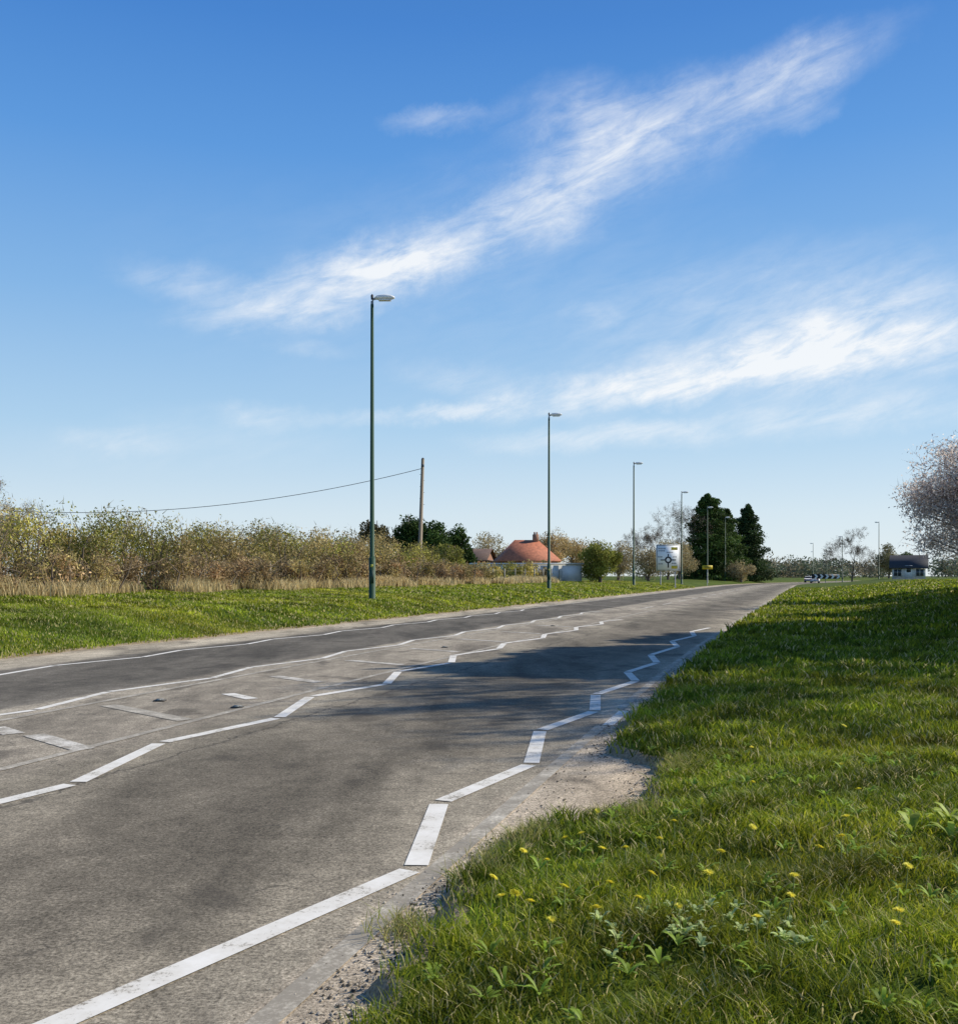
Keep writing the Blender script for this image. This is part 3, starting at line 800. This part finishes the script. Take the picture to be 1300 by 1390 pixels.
# ------------------------------------------------------------------ sun and sky
EL = math.radians(34); sx, sy = 0.938, 0.347
sv = Vector((sx * math.cos(EL), sy * math.cos(EL), math.sin(EL)))
sl = D.lights.new('sun', 'SUN'); sl.energy = 5.0; sl.angle = math.radians(.5); sl.color = (1.0, .94, .82)
so_ = D.objects.new('sun', sl); so_.rotation_euler = sv.to_track_quat('Z', 'Y').to_euler(); so_.location = (30, 10, 40); ROOT.objects.link(so_)

w = D.worlds.new('World'); scene.world = w; w.use_nodes = True
nt = w.node_tree; nt.nodes.clear()
out = N(nt, 'ShaderNodeOutputWorld'); bg = N(nt, 'ShaderNodeBackground'); bg.inputs['Strength'].default_value = 0.12
sky = N(nt, 'ShaderNodeTexSky', sky_type='NISHITA'); sky.sun_disc = False
sky.sun_elevation = EL; sky.sun_rotation = math.atan2(sx, sy); sky.air_density = 1.0; sky.dust_density = 0.3; sky.ozone_density = 2.0
tc = N(nt, 'ShaderNodeTexCoord'); sp = N(nt, 'ShaderNodeSeparateXYZ'); nt.links.new(tc.outputs['Generated'], sp.inputs[0])
az = mathn(nt, 'ARCTAN2', sp.outputs[0], sp.outputs[1]); elv = mathn(nt, 'ARCSINE', sp.outputs[2])
cb = N(nt, 'ShaderNodeCombineXYZ'); nt.links.new(az, cb.inputs[0]); nt.links.new(elv, cb.inputs[1])
P0 = cb.outputs[0]
wn = N(nt, 'ShaderNodeTexNoise'); wn.inputs['Scale'].default_value = 9; wn.inputs['Detail'].default_value = 10; wn.inputs['Roughness'].default_value = .68
nt.links.new(P0, wn.inputs['Vector'])
ws = N(nt, 'ShaderNodeVectorMath', operation='MULTIPLY_ADD')
ws.inputs[1].default_value = (.11, .055, 0); nt.links.new(wn.outputs['Color'], ws.inputs[0]); nt.links.new(P0, ws.inputs[2])
sb = N(nt, 'ShaderNodeVectorMath', operation='SUBTRACT'); sb.inputs[1].default_value = (.055, .0275, 0); nt.links.new(ws.outputs[0], sb.inputs[0])
PW = sb.outputs[0]
streaks = [(-.27, .245, -.02, .315, .030, .75), (-.16, .275, .06, .35, .034, .85), (.0, .335, .16, .385, .034, .7), (.02, .43, .22, .405, .044, .45), (.05, .39, .26, .43, .044, .42),
           (.14, .42, .42, .468, .030, .5), (.22, .44, .38, .46, .02, .3), (-.10, .425, .03, .425, .012, .35), (.26, .41, .36, .42, .010, .2),
           (-.18, .145, .08, .176, .010, .6), (-.04, .164, .30, .198, .022, .95), (.08, .19, .50, .213, .032, 1.0), (.2, .205, .55, .235, .044, .75), (.05, .24, .5, .275, .05, .32),
           (-.03, .127, .26, .146, .016, .65), (.15, .14, .52, .158, .022, .6), (-.40, .13, -.30, .125, .014, .4), (-.26, .15, -.16, .152, .014, .36),
           (-.36, .285, -.2, .27, .018, .36), (-.32, .245, -.1, .26, .014, .36), (-.22, .225, -.12, .22, .010, .2), (.08, .26, .16, .255, .012, .25), (-.1, .20, .06, .19, .016, .28),
           (-.45, .12, -.1, .14, .03, .18), (-.25, .25, .35, .46, .07, .14), (-.45, .30, .5, .22, .12, .08)]
tot = None
for (a0, e0, a1, e1, wd, stg) in streaks:
    mp = N(nt, 'ShaderNodeMapping', vector_type='TEXTURE')
    L = math.hypot(a1 - a0, e1 - e0) / 2
    mp.inputs['Location'].default_value = ((a0 + a1) / 2, (e0 + e1) / 2, 0); mp.inputs['Rotation'].default_value = (0, 0, math.atan2(e1 - e0, a1 - a0))
    mp.inputs['Scale'].default_value = (L * 1.2, wd * 1.4, 1)
    nt.links.new(PW, mp.inputs['Vector'])
    ln = N(nt, 'ShaderNodeVectorMath', operation='LENGTH'); nt.links.new(mp.outputs[0], ln.inputs[0])
    v = mathn(nt, 'MULTIPLY', mrange(nt, ln.outputs['Value'], 0.0, 1.0, 1, 0, True), stg)
    tot = v if tot is None else mathn(nt, 'ADD', tot, v)
mpf = N(nt, 'ShaderNodeMapping', vector_type='TEXTURE'); mpf.inputs['Rotation'].default_value = (0, 0, .28); mpf.inputs['Scale'].default_value = (1, .3, 1)
nt.links.new(P0, mpf.inputs['Vector'])
fib = N(nt, 'ShaderNodeTexNoise'); fib.inputs['Scale'].default_value = 15; fib.inputs['Detail'].default_value = 10; fib.inputs['Roughness'].default_value = .66
fib.inputs['Distortion'].default_value = .35
nt.links.new(mpf.outputs[0], fib.inputs['Vector'])
fb = mrange(nt, fib.outputs['Fac'], .34, .66, .30, 1.1)
mask = mathn(nt, 'MULTIPLY', tot, fb)
mask = mrange(nt, mask, 0.01, 1.12, 0, .92)
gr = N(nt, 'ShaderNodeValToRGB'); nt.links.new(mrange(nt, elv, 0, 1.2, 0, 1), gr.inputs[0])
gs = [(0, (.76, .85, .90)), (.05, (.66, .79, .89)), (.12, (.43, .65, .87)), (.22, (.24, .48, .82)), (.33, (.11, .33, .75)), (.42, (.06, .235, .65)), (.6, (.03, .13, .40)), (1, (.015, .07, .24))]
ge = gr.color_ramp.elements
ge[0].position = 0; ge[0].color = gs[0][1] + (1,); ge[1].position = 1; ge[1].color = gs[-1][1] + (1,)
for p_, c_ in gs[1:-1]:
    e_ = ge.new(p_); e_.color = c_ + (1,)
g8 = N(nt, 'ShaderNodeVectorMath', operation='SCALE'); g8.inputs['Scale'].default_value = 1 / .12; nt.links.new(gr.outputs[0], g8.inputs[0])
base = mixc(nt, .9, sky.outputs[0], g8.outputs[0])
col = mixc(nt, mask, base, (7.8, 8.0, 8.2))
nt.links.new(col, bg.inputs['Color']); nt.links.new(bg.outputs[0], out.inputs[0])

# ------------------------------------------------------------------ camera
cam = D.cameras.new('camera'); co = D.objects.new('camera', cam); ROOT.objects.link(co); scene.camera = co
co.location = (0, 0, 1.5); co.rotation_euler = (math.radians(90), 0, 0)
cam.sensor_fit = 'HORIZONTAL'; cam.sensor_width = 36; cam.lens = 36 * 1360 / 1300
cam.shift_y = 87 / 1300; cam.clip_start = .05; cam.clip_end = 20000
scene.view_settings.view_transform = 'Standard'; scene.view_settings.look = 'None'; scene.view_settings.exposure = 0
